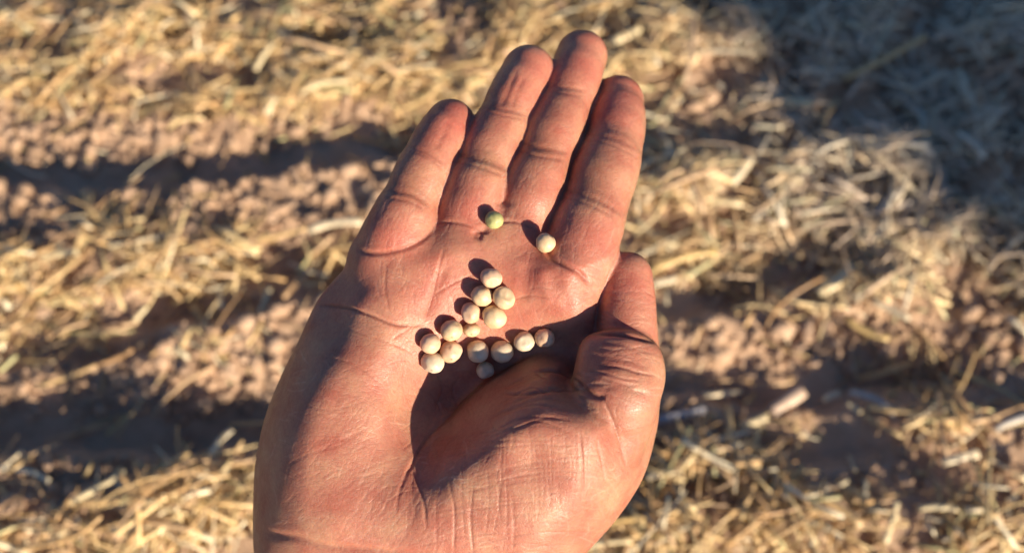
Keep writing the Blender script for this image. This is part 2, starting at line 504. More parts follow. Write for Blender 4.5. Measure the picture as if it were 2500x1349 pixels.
# the stalks that can be picked out one by one
PALE, GOLD, TAN, BROWN, GREEN, WHITE = (0.80, 0.68, 0.42), (0.72, 0.52, 0.22), (0.60, 0.42, 0.21), (0.45, 0.27, 0.13), (0.56, 0.54, 0.27), (0.78, 0.68, 0.48)
STALKS = [  # x0,y0,x1,y1 (photograph), width px, colour, lift mm, label
    (1985, 1196, 2102, 1284, 26, TAN, 14, "tan straw stub pointing down right below the dark furrow right of the wrist"),
    (1677, 1059, 1770, 1116, 24, PALE, 12, "cream straw piece just right of the thumb base, slanting down to the right"),
    (1882, 1007, 1960, 956, 36, (0.70, 0.53, 0.40), 12, "fat pale pinkish stalk chunk over the dark furrow at right"),
    (1871, 795, 2006, 681, 15, BROWN, 14, "long thin brown stalk rising steeply over lit clods right of the thumb"),
    (1996, 717, 2075, 645, 30, PALE, 12, "broad pale stalk rising beside the long thin brown one"),
    (2130, 733, 2218, 780, 20, WHITE, 14, "bright cream flat stalk slanting down above the short yellow one at right"),
    (2063, 774, 2167, 831, 22, GOLD, 13, "short yellow stalk slanting down beside the black hollow at right"),
    (2300, 1127, 2384, 1108, 26, WHITE, 14, "bright pale stalk lying level in the straw pile at lower right"),
    (2240, 1241, 2338, 1243, 18, PALE, 12, "level cream stalk low in the bottom right corner"),
    (1815, 1241, 1840, 1180, 16, TAN, 12, "short upright orange tan stalk under a forked pair at lower right"),
    (1840, 1173, 1908, 1137, 17, TAN, 14, "orange tan stalk rising right above the short upright one"),
    (1809, 1039, 1871, 1020, 24, PALE, 11, "pale yellow flat stalk shining at the edge of the dark furrow"),
    (2011, 974, 2047, 961, 20, WHITE, 10, "tiny whitish stub beside the fat pinkish chunk"),
    (2068, 982, 2100, 1008, 16, PALE, 10, "tiny pale stub slanting down in the dark furrow at right"),
    (2075, 955, 2180, 1010, 20, (0.5, 0.48, 0.45), 6, "stalk tinted shade grey, sinking into the shaded furrow at right"),  # furrow shade put into the stalk colour
    (1590, 1030, 1721, 1002, 24, (0.42, 0.42, 0.45), 3, "stalk tinted blue-grey as shade, lying against the thumb side of the hand"),  # bluish shade painted as this stalk's own grey
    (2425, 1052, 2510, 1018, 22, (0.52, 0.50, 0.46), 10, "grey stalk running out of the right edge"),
    (2161, 1324, 2187, 1225, 20, PALE, 14, "upright whitish stalk at the bottom right of the picture"),
    (-20, 706, 100, 702, 30, GOLD, 12, "wide bright yellow stalk lying level at the left edge"),
    (28, 672, 194, 617, 22, PALE, 14, "long pale stalk rising right above the wide yellow one at left"),
    (-5, 908, 44, 869, 16, GREEN, 12, "greenish yellow stalk tip at the left edge"),
    (89, 941, 239, 894, 16, TAN, 12, "long tan stalk across lit crumbs, lower piece of two in line"),
    (239, 890, 327, 855, 17, BROWN, 14, "orange brown stalk in line above the long tan one at left"),
    (261, 1061, 316, 1014, 13, GOLD, 8, "short golden straw standing over the dark furrow at left"),
    (570, 1105, 594, 1076, 15, TAN, 12, "tiny orange stub alone in black shade beside the palm"),
    (630, 767, 660, 705, 18, PALE, 14, "short pale stalk upright in shade left of the palm"),
    (327, 783, 361, 750, 18, PALE, 12, "small pale stub at the edge of a shaded hollow at left"),
    (166, 1227, 311, 1152, 19, PALE, 16, "long pale stalk rising right in the lower left straw pile"),
    (388, 1200, 500, 1138, 18, TAN, 16, "tan stalk rising highest out of the lower left pile"),
    (189, 1224, 355, 1203, 24, TAN, 14, "thick level stalk in the middle of the lower left pile"),
    (350, 1216, 427, 1266, 22, WHITE, 16, "whitish stalk slanting down right in the lower left pile"),
    (189, 1258, 200, 1318, 17, WHITE, 16, "short whitish upright stalk near the bottom left corner"),
    (477, 1266, 513, 1312, 18, WHITE, 13, "cream stub slanting down between lower left pile and wrist"),
    (511, 1150, 555, 1222, 11, TAN, 14, "thin stalk leaning right below the lone orange stub"),
    (472, 1250, 508, 1166, 12, BROWN, 14, "thin brown stalk leaning left beside the leaning tan one"),
    (753, 562, 885, 545, 24, WHITE, 15, "bright white flat stalk pointing at the palm below the little finger"),
    (623, 588, 753, 560, 20, TAN, 13, "tan stalk in line with the bright white one left of it"),
    (150, 478, 280, 576, 10, TAN, 16, "thin straw slanting down right under the long dark furrow"),
    (732, 228, 851, 202, 20, PALE, 14, "pale stalk nearly level in the upper left mat"),
    (441, 88, 493, 116, 18, WHITE, 14, "short bright stalk slanting down near the top left"),
    (623, 171, 670, 109, 18, PALE, 14, "pale stalk rising steeply in the upper left mat"),
    (768, 372, 799, 412, 9, BROWN, 12, "thin short straw sticking up over the long dark furrow"),
    (303, 440, 338, 440, 14, TAN, 6, "tan crumb of straw lying inside the long dark furrow"),
    (1552, 529, 1650, 602, 20, PALE, 14, "pale stalk slanting down right beside the index finger base"),
    (1625, 457, 1811, 503, 22, PALE, 16, "long bright stalk sloping down right of the index finger"),
    (1879, 249, 1983, 259, 22, PALE, 16, "pale level stalk in half shade upper right"),
    (2009, 311, 2040, 249, 18, TAN, 15, "short tan stalk rising beside the pale level one upper right"),
    (2060, 192, 2258, 93, 20, TAN, 18, "long tan stalk rising right in the upper right shade"),
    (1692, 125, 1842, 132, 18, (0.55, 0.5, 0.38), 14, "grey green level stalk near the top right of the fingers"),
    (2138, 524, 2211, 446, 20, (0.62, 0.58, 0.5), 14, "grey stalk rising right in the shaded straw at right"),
    (2325, 488, 2434, 516, 22, TAN, 12, "orange tan stalk sloping down near the right edge"),
    (1583, 664, 1749, 618, 22, GOLD, 14, "golden stalk rising right from behind the thumb tip"),
    (1593, 692, 1650, 681, 24, WHITE, 12, "white flat stub just right of the thumb tip"),
    (1490, 103, 1562, 73, 26, PALE, 15, "pale stalk end right beside the middle fingertip"),
    (1785, 446, 1832, 389, 26, WHITE, 16, "broad cream stalk rising above the long bright one"),
    (2195, 672, 2278, 670, 18, PALE, 14, "level pale stalk between shade and clods at right"),
    (1464, 1279, 1581, 1267, 16, GOLD, 12, "yellow stalk level beside the heel of the hand at bottom"),
    (1424, 1335, 1540, 1322, 17, PALE, 10, "pale stalk touching the bottom edge right of the wrist"),
]
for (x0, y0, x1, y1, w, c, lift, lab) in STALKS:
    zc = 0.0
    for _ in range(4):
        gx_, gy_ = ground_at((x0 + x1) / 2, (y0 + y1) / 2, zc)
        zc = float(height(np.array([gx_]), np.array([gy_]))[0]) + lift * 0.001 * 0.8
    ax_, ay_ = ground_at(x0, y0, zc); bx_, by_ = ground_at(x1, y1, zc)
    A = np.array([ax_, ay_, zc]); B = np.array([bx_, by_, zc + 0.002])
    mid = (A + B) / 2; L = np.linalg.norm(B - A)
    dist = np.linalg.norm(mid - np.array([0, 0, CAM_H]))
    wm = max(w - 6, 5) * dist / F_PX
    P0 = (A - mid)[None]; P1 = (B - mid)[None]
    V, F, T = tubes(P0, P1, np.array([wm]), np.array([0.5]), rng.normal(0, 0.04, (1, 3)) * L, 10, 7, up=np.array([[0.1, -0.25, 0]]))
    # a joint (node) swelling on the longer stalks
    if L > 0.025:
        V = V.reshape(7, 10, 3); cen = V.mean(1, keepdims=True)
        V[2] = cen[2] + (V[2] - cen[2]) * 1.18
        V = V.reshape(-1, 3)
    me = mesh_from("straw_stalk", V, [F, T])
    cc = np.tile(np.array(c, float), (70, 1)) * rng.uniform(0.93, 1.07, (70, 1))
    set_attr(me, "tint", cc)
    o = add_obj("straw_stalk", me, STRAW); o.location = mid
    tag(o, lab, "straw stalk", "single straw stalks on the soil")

# ------------------------------------------------------------------ unseen round bale, added to cast the upper-right shade
def bale(loc, rz, rad=0.62, half=0.6):
    n, m = 64, 24
    V = []; 
    for j in range(m + 1):
        t = -1 + 2 * j / m
        e = (abs(t) ** 8) * 0.06
        for i in range(n):
            a = 2 * math.pi * i / n
            r = rad * (1 - e) + 0.012 * math.sin(a * 9 + j) + random.uniform(-0.012, 0.012) - 0.012 * (j % 3 == 0)
            V.append((r * math.cos(a), t * half, rad * 0.97 + r * math.sin(a)))
    F = [(j * n + i, j * n + (i + 1) % n, (j + 1) * n + (i + 1) % n, (j + 1) * n + i) for j in range(m) for i in range(n)]
    T = []
    for s, j in ((-1, 0), (1, m)):          # wound ends: rings spiralling to the middle
        prev = j * n
        for q in range(1, 9):
            k = len(V); r = rad * (1 - q / 9)
            for i in range(n):
                a = 2 * math.pi * i / n
                V.append((r * math.cos(a), s * (half + 0.02 * (q % 2) + random.uniform(-0.006, 0.006)), rad * 0.97 + r * math.sin(a)))
            for i in range(n):
                F.append((prev + i, k + i, k + (i + 1) % n, prev + (i + 1) % n))
            prev = k
        k = len(V); V.append((0, s * half, rad * 0.97))
        T += [(prev + i, k, prev + (i + 1) % n) for i in range(n)]
    me = mesh_from("added_shade_bale", np.array(V), [np.array(F), np.array(T)])
    set_attr(me, "tint", PALETTE[rng.choice(len(PALETTE), len(V), p=PW)])
    o = add_obj("added_shade_bale", me, STRAW); o.location = loc; o.rotation_euler = (0, 0, rz)
    return tag(o, "unseen round bale added out of view to cast the upper right shade", "straw bale")
BALE = True

# ------------------------------------------------------------------ the hand
def P3(px, py, z):
    d = (DH - z) / F_PX
    return np.array([(px - 1250) * d, (674.5 - py) * d, z])

H_STEP = 0.6
hi = [52.0]; s = H_STEP
while hi[-1] < 105: s = min(s * 1.1, 4.0); hi.append(hi[-1] + s)
hx = np.concatenate([np.arange(-84, 52, H_STEP), hi])
hi = [30.2]; s = H_STEP
while hi[-1] < 150: s = min(s * 1.1, 4.0); hi.append(hi[-1] + s)
hz = np.concatenate([np.arange(-52, 30, H_STEP), hi])
hy_f = np.arange(-88, 88, H_STEP)
lo = [-88.0]; s = H_STEP
while lo[-1] > -330: s = min(s * 1.06, 5.0); lo.append(lo[-1] - s)
hy = np.concatenate([np.array(lo[:0:-1]), hy_f])

PALM = [(872, 606), (950, 580), (1060, 546), (1140, 528), (1225, 508), (1290, 540), (1335, 585), (1420, 590), (1500, 622),
        (1470, 700), (1460, 760), (1500, 850), (1560, 920), (1602, 1000), (1588, 1080), (1560, 1168), (1502, 1260), (1424, 1349),
        (1370, 1410), (1335, 1480), (1310, 1560), (730, 1560), (690, 1500), (640, 1420), (620, 1349), (617, 1240), (621, 1150), (636, 1060), (660, 980), (690, 908),
        (722, 845), (747, 790), (770, 742), (802, 698), (845, 650)]
THEN = [(950, 1195), (1003, 1138), (1050, 1060), (1110, 1000), (1190, 925), (1270, 875), (1345, 850), (1395, 862), (1425, 905), (1520, 930), (1606, 960),
        (1602, 1010), (1588, 1090), (1560, 1168), (1502, 1260), (1424, 1349), (1350, 1450), (1250, 1540), (1100, 1540), (880, 1450), (870, 1330)]
zf_palm = tps([(890, 640, 0), (960, 650, 4), (1100, 620, 4), (1250, 600, 3), (1400, 650, 7), (1460, 680, 4),
               (800, 760, -2), (870, 740, 4), (950, 740, 6), (1050, 750, 3), (1150, 740, 0), (1300, 740, 3), (1400, 760, 4), (1450, 850, 0),
               (755, 880, 7), (840, 880, 8), (940, 880, 7), (1050, 880, -2), (1150, 880, -7), (1280, 840, -6), (1400, 840, -5),
               (705, 1000, 11), (820, 1020, 12), (930, 1010, 8), (1000, 1000, -1), (1100, 960, -11), (1200, 1000, -11),
               (680, 1150, 12), (800, 1150, 14), (900, 1150, 12), (980, 1165, 10), (1050, 1185, 10), (1100, 1190, 7), (1300, 1150, 0), (1500, 1150, -4),
               (680, 1290, 9), (800, 1290, 14), (900, 1290, 14), (1000, 1310, 14), (1100, 1310, 12), (1400, 1300, 2),
               (700, 1450, 2), (900, 1450, 8), (1100, 1450, 6), (1300, 1450, 0), (1000, 1560, 0)])
zm_palm = tps([(870, 620, -6), (1200, 560, -8), (1450, 650, -7), (800, 760, -10), (700, 950, -14), (650, 1150, -16), (650, 1349, -16),
               (1200, 900, -19), (1500, 900, -14), (1550, 1150, -12), (1400, 1349, -12), (1000, 1300, -16), (1000, 1560, -18)])
zf_then = tps([(1000, 1200, 12), (1030, 1165, 12), (1070, 1120, 11), (1120, 1060, 5), (1140, 1110, 12), (1200, 1000, 8), (1230, 1060, 17), (1280, 950, 9), (1320, 1020, 18), (1340, 900, 3), (1400, 930, 4), (1450, 1000, 15), (1550, 1050, 9),
               (1300, 1120, 17), (1400, 1130, 18), (1200, 1170, 16), (1500, 1190, 14), (1100, 1250, 15), (1300, 1290, 15),
               (1000, 1260, 12), (1050, 1349, 12), (1420, 1290, 12), (1200, 1450, 8), (1400, 1450, 4)])

FINGERS = {
    'little': [(945, 640, -6, 84), (970, 575, -5, 82), (1010, 480, -6, 71), (1056, 382, -9, 68), (1100, 303, -14, 61)],
    'ring': [(1120, 620, -8, 74), (1148, 515, -7, 76), (1187, 395, -10, 70), (1240, 275, -16, 66), (1290, 176, -23, 65)],
    'middle': [(1250, 620, -9, 72), (1287, 500, -9, 72), (1331, 375, -13, 70), (1385, 240, -22, 65), (1420, 137, -31, 63)],
    'index': [(1380, 700, -6, 86), (1412, 615, -7, 88), (1456, 480, -12, 85), (1496, 345, -21, 76), (1508, 249, -31, 64)],
}

def chain_mm(rows, n, pads=None):
    S = spline(rows, n)
    out = []
    for k, (px, py, z, r) in enumerate(S):
        c = P3(px, py, z)
        out.append([*c, r * (DH - z) / F_PX])
    return np.array(out)

def chain_sdf(ch, X, Y, Z, zs=0.92):
    d = None
    for k in range(len(ch) - 1):
        a = ch[k, :3]; b = ch[k + 1, :3]; e = b - a; ra = ch[k, 3]; rb = ch[k + 1, 3]
        t = np.clip(((X - a[0]) * e[0] + (Y - a[1]) * e[1] + (Z - a[2]) * e[2]) / (e @ e), 0, 1)
        r = ra + (rb - ra) * t
        q = np.sqrt((X - a[0] - t * e[0]) ** 2 + (Y - a[1] - t * e[1]) ** 2 + ((Z - a[2] - t * e[2]) / zs) ** 2) - r
        d = q if d is None else np.minimum(d, q)
    return d

def sub(lo_, hi_):
    ix = np.searchsorted(hx, [lo_[0], hi_[0]]); iy = np.searchsorted(hy, [lo_[1], hi_[1]]); iz = np.searchsorted(hz, [lo_[2], hi_[2]])
    return slice(ix[0], ix[1]), slice(iy[0], iy[1]), slice(iz[0], iz[1])

def bilin(M, x0, y0, stp, x, y):
    u = np.clip((x - x0) / stp, 0, M.shape[0] - 1.001); v = np.clip((y - y0) / stp, 0, M.shape[1] - 1.001)
    i = u.astype(np.int32); j = v.astype(np.int32); u = u - i; v = v - j
    return (M[i, j] * (1 - u) + M[i + 1, j] * u) * (1 - v) + (M[i, j + 1] * (1 - u) + M[i + 1, j + 1] * u) * v

def eval_bodies():
    mx = np.arange(480, 1720, 4.0); my = np.arange(480, 1720, 4.0)
    MX, MY = np.meshgrid(mx, my, indexing='ij')
    maps = {n: f(MX, MY).astype(np.float32) for n, f in (('zf', zf_palm), ('zm', zm_palm), ('zt', zf_then))}
    # rounded rather than kinked outlines
    maps['dp'] = poly_sdf(spline(PALM + PALM[:1], 160)[:-1], MX, MY).astype(np.float32)
    maps['dt'] = poly_sdf(spline(THEN + THEN[:1], 120)[:-1], MX, MY).astype(np.float32)
    G = np.full((len(hx), len(hy), len(hz)), 30.0, np.float32)
    for k, z in enumerate(hz):
        X, Y = np.meshgrid(hx, hy, indexing='ij')
        sc_ = F_PX / (DH - z)
        PX = 1250 + X * sc_; PY = 674.5 - Y * sc_
        m = {n: bilin(M, 480, 480, 4.0, PX, PY) for n, M in maps.items()}
        left = sstep((1060 - PX) / 260) * sstep((PY - 620) / 260)
        R = 11 + 4.5 * left
        H = np.where(z > m['zm'], np.maximum(m['zf'] - m['zm'], 3), 12.0)
        q = np.clip(R + m['dp'] / sc_, 0, None)
        f = (np.sqrt(((z - m['zm']) / H) ** 2 + (q / R) ** 2) - 1) * np.minimum(H, R)
        # thenar mound
        right = sstep((PX - 1350) / 200)
        R2 = 15 + 5 * right
        H2 = np.where(z > -9, np.maximum(m['zt'] + 9, 3), 14.0)
        q2 = np.clip(R2 + m['dt'] / sc_, 0, None)
        f2 = (np.sqrt(((z + 9) / H2) ** 2 + (q2 / R2) ** 2) - 1) * np.minimum(H2, R2)
        far = (PY > 1650) | (PY < 500)
        f = np.where(far, 30, smin(f, f2, 3.0))
        G[:, :, k] = f
    return G

G = eval_bodies()
def blend(ch, k, zs=0.92, pad=8, against=None):
    lo_ = ch[:, :3].min(0) - ch[:, 3].max() - pad; hi_ = ch[:, :3].max(0) + ch[:, 3].max() + pad
    s_ = sub(lo_, hi_)
    X = hx[s_[0]][:, None, None]; Y = hy[s_[1]][None, :, None]; Z = hz[s_[2]][None, None, :]
    return s_, chain_sdf(ch, X, Y, Z, zs).astype(np.float32)

# fingers: joined to each other with hardly any blend so the gaps stay crisp, to the palm softly
FG = np.full(G.shape, 30.0, np.float32)
for nme, rows in FINGERS.items():
    ch = chain_mm(rows, 22)
    t = np.linspace(0, 1, 22)
    # soft pads between the joints (joints at t = .5 and .75)
    ch[:, 3] *= 1 + 0.022 * np.cos((t - 0.375) * 8 * math.pi) * (t > 0.3) * (t < 0.93)
    s_, d = blend(ch, 1)
    FG[s_] = smin(FG[s_], d, 0.8)
    # pulp of the fingertip and pads on the palm side
    for tt, rr, up_ in ((0.9, 0.82, 0.22), (0.63, 0.84, 0.2), (0.36, 0.88, 0.2)):
        c = ch[int(tt * 21)]; a = ch[int(tt * 21) - 1]; b = ch[min(int(tt * 21) + 1, 21)]
        e = (b[:3] - a[:3]); e /= np.linalg.norm(e)
        q = np.array([[*(c[:3] - e * 3.0 + [0, 0, c[3] * up_]), c[3] * rr], [*(c[:3] + e * 3.0 + [0, 0, c[3] * up_]), c[3] * rr * 0.97]])
        s_, d = blend(q, 2)
        FG[s_] = smin(FG[s_], d, 3.0)
G = smin(G, FG, 4.2)
# forearm, running out of the picture
fa = np.array([[-28, -104, -9, 23], [-23, -130, 0, 25], [-12, -165, 18, 28], [6, -210, 46, 32], [28, -255, 78, 35], [45, -290, 104, 37]], float)
s_, d1 = blend(fa + [9, 0, 0, 0], 12, 0.75, 20); G[s_] = smin(G[s_], d1, 14)
s_, d1 = blend(fa + [-9, 0, 0, 0], 12, 0.75, 20); G[s_] = smin(G[s_], d1, 14)
# thumb
prox = chain_mm([(1513, 908, 2, 104), (1503, 955, 3, 110), (1490, 1020, -1, 104), (1450, 1090, -2, 104)], 10)
dist = chain_mm([(1531, 676, -7, 62), (1532, 730, -6, 68), (1529, 800, -5, 76), (1526, 870, -6, 84)], 12)
s_, d1 = blend(prox, 3); G[s_] = smin(G[s_], d1, 1.8)
for q_ in ([(1460, 860, 4, 46), (1520, 858, 6, 47), (1568, 873, 2, 43)], [(1460, 912, 4, 46), (1520, 908, 6, 48), (1572, 920, 2, 45)]):
    s_, d1 = blend(chain_mm(q_, 5), 2); G[s_] = smin(G[s_], d1, 3.5)
s_, d1 = blend(dist, 1, 0.9); G[s_] = smin(G[s_], d1, 1.2)

def surface_nets(Fv, xs, ys, zs):
    ins = Fv < 0
    c = ins[:-1, :-1, :-1].astype(np.int8)
    tot = np.zeros(c.shape, np.int8)
    offs = [(a, b, d) for a in (0, 1) for b in (0, 1) for d in (0, 1)]
    nx, ny, nz = Fv.shape
    for a, b, d in offs:
        tot += ins[a:nx - 1 + a, b:ny - 1 + b, d:nz - 1 + d]
    act = (tot > 0) & (tot < 8)
    I, J, K = np.nonzero(act)
    vid = np.full(act.shape, -1, np.int32); vid[I, J, K] = np.arange(len(I))
    val = {o: Fv[I + o[0], J + o[1], K + o[2]] for o in offs}
    acc = np.zeros((len(I), 3)); cnt = np.zeros(len(I))
    for o in offs:
        for ax in range(3):
            if o[ax] == 0:
                p = list(o); p[ax] = 1; p = tuple(p)
                va, vb = val[o], val[p]; m = (va < 0) != (vb < 0)
                t = va / np.where(m, va - vb, 1)
                pos = np.tile(np.array(o, float), (len(I), 1)); pos[:, ax] = t
                acc[m] += pos[m]; cnt[m] += 1
    acc /= cnt[:, None]
    V = np.stack([xs[I] + (xs[I + 1] - xs[I]) * acc[:, 0], ys[J] + (ys[J + 1] - ys[J]) * acc[:, 1], zs[K] + (zs[K + 1] - zs[K]) * acc[:, 2]], -1)
    quads = []
    # x edges
    e = ins[:-1] != ins[1:]; i, j, k = np.nonzero(e[:, 1:-1, 1:-1]); j += 1; k += 1
    q = np.stack([vid[i, j - 1, k - 1], vid[i, j, k - 1], vid[i, j, k], vid[i, j - 1, k]], -1)
    fl = ~ins[i, j, k]; q[fl] = q[fl][:, ::-1]; quads.append(q)
    e = ins[:, :-1] != ins[:, 1:]; i, j, k = np.nonzero(e[1:-1, :, 1:-1]); i += 1; k += 1
    q = np.stack([vid[i - 1, j, k - 1], vid[i - 1, j, k], vid[i, j, k], vid[i, j, k - 1]], -1)
    fl = ~ins[i, j, k]; q[fl] = q[fl][:, ::-1]; quads.append(q)
    e = ins[:, :, :-1] != ins[:, :, 1:]; i, j, k = np.nonzero(e[1:-1, 1:-1, :]); i += 1; j += 1
    q = np.stack([vid[i - 1, j - 1, k], vid[i, j - 1, k], vid[i, j, k], vid[i - 1, j, k]], -1)
    fl = ~ins[i, j, k]; q[fl] = q[fl][:, ::-1]; quads.append(q)
    Q = np.concatenate(quads); Q = Q[(Q >= 0).all(1)]
    return V, Q

hv, hq = surface_nets(G, hx, hy, hz)
tmp = bpy.data.objects.new("tmp", mesh_from("tmp", hv, hq)); COL.objects.link(tmp)
sm = tmp.modifiers.new("s", 'SMOOTH'); sm.factor = 0.5; sm.iterations = 3
ss = tmp.modifiers.new("u", 'SUBSURF'); ss.levels = 1; ss.render_levels = 1
dg = bpy.context.evaluated_depsgraph_get()
hm = bpy.data.meshes.new_from_object(tmp.evaluated_get(dg))
bpy.data.objects.remove(tmp)
nv = len(hm.vertices)
co = np.empty(nv * 3, np.float32); hm.vertices.foreach_get("co", co); co = co.reshape(-1, 3).astype(float)
no = np.empty(nv * 3, np.float32); hm.vertices.foreach_get("normal", no); no = no.reshape(-1, 3).astype(float)

# relief and tone maps of the palm skin, in photograph pixels
MW, MH = 1200, 1500; OX, OY = 550, 0
REL = np.zeros((MW, MH), np.float32)      # mm, negative = carved
DRK = np.zeros((MW, MH), np.float32)      # crease tone
LGT = np.zeros((MW, MH), np.float32)      # dry pale lines

def stroke(pts, width, depth, dark=0.0, light=0.0, taper=True):
    P = np.array(pts, float)
    L = np.sum(np.linalg.norm(np.diff(P, axis=0), axis=1))
    S = spline(P, max(int(L / 6), 4)) if len(P) > 2 else P[0] + (P[1] - P[0]) * np.linspace(0, 1, max(int(L / 6), 3))[:, None]
    n = len(S); m = width * 3 + 2
    x0 = int(max(S[:, 0].min() - m - OX, 0)); x1 = int(min(S[:, 0].max() + m - OX, MW - 1))
    y0 = int(max(S[:, 1].min() - m - OY, 0)); y1 = int(min(S[:, 1].max() + m - OY, MH - 1))
    if x1 <= x0 or y1 <= y0: return
    gx_, gy_ = np.meshgrid(np.arange(x0, x1) + OX, np.arange(y0, y1) + OY, indexing='ij')
    best = np.full(gx_.shape, 1e9); amp = np.zeros(gx_.shape)
    for k in range(n - 1):
        a = S[k]; e = S[k + 1] - a
        t = np.clip(((gx_ - a[0]) * e[0] + (gy_ - a[1]) * e[1]) / (e @ e + 1e-9), 0, 1)
        d = np.hypot(gx_ - a[0] - t * e[0], gy_ - a[1] - t * e[1])
        u = (k + t) / (n - 1)
        w = np.minimum(1, np.minimum(u, 1 - u) * 6 + 0.1) if taper else 1.0
        m_ = d < best; best = np.where(m_, d, best); amp = np.where(m_, w, amp)
    g = np.exp(-(best / width) ** 2) * amp
    sl = (slice(x0, x1), slice(y0, y1))
    REL[sl] -= (g * depth).astype(np.float32)
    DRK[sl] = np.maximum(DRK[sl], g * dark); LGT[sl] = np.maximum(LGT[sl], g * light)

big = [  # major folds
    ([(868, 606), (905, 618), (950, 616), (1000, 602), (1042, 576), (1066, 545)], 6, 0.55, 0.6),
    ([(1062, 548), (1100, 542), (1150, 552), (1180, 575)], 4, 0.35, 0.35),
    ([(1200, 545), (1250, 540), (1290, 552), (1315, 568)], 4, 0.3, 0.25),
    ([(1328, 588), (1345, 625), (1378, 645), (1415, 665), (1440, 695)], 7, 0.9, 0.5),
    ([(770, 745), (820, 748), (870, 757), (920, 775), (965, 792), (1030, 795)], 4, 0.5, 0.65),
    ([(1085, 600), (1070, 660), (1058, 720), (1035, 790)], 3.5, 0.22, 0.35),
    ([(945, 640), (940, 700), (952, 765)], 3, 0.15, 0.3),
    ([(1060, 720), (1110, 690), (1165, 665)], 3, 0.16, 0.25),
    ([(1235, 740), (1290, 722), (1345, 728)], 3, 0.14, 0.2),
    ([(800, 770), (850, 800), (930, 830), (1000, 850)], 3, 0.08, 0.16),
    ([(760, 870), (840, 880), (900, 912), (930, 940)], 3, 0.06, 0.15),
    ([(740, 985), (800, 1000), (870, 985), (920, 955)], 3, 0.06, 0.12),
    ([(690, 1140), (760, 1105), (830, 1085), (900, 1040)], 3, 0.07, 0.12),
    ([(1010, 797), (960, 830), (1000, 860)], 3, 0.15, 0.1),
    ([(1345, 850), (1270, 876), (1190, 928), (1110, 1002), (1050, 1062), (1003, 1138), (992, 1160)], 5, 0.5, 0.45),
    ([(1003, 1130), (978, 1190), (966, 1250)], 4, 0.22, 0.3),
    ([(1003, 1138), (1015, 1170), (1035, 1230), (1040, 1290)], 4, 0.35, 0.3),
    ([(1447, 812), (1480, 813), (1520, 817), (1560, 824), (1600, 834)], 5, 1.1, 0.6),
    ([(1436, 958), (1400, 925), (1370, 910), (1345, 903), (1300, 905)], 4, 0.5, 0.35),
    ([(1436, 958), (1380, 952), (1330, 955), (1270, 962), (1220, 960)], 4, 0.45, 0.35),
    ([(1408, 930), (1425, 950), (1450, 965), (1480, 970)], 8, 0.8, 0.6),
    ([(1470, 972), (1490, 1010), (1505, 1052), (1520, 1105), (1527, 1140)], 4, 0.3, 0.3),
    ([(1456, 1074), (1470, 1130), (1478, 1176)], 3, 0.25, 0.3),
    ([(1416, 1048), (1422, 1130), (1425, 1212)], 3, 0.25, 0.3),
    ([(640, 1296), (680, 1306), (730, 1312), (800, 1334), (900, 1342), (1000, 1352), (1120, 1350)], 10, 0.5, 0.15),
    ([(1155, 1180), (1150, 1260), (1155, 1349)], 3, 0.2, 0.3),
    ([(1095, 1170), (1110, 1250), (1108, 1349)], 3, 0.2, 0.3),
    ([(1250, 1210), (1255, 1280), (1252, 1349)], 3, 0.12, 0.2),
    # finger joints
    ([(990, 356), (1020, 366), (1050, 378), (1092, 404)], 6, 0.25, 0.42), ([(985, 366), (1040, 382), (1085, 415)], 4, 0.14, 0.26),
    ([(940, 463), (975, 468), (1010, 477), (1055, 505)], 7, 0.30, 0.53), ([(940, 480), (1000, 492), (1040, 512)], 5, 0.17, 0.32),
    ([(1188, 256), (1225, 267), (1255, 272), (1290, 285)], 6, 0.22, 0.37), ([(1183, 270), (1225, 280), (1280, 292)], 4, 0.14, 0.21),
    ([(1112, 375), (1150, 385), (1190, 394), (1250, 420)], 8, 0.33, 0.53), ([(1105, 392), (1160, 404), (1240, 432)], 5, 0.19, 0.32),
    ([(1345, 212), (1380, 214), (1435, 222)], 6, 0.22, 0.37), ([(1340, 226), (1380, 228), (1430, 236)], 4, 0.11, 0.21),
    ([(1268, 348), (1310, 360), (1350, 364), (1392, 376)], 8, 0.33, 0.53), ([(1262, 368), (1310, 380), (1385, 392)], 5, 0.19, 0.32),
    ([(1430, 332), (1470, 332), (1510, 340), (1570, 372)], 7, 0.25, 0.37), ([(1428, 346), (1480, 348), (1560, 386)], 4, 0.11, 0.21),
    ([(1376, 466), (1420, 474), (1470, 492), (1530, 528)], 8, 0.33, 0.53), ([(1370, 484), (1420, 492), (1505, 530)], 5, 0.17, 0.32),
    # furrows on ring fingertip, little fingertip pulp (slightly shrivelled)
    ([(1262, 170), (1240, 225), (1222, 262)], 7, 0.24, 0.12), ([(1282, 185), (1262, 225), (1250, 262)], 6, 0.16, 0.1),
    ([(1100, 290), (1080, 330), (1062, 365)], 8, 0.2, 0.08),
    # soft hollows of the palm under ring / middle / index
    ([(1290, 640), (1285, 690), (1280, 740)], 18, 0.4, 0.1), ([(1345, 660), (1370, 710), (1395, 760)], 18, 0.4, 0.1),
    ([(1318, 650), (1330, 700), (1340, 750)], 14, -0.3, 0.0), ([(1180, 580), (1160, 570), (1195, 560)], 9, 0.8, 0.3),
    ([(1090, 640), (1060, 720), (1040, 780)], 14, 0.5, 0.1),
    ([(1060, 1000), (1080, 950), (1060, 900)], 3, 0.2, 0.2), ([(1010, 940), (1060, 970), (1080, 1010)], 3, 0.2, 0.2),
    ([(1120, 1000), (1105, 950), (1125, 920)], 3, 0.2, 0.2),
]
for pts, w, d, dk in big: stroke(pts, w, d, dk)
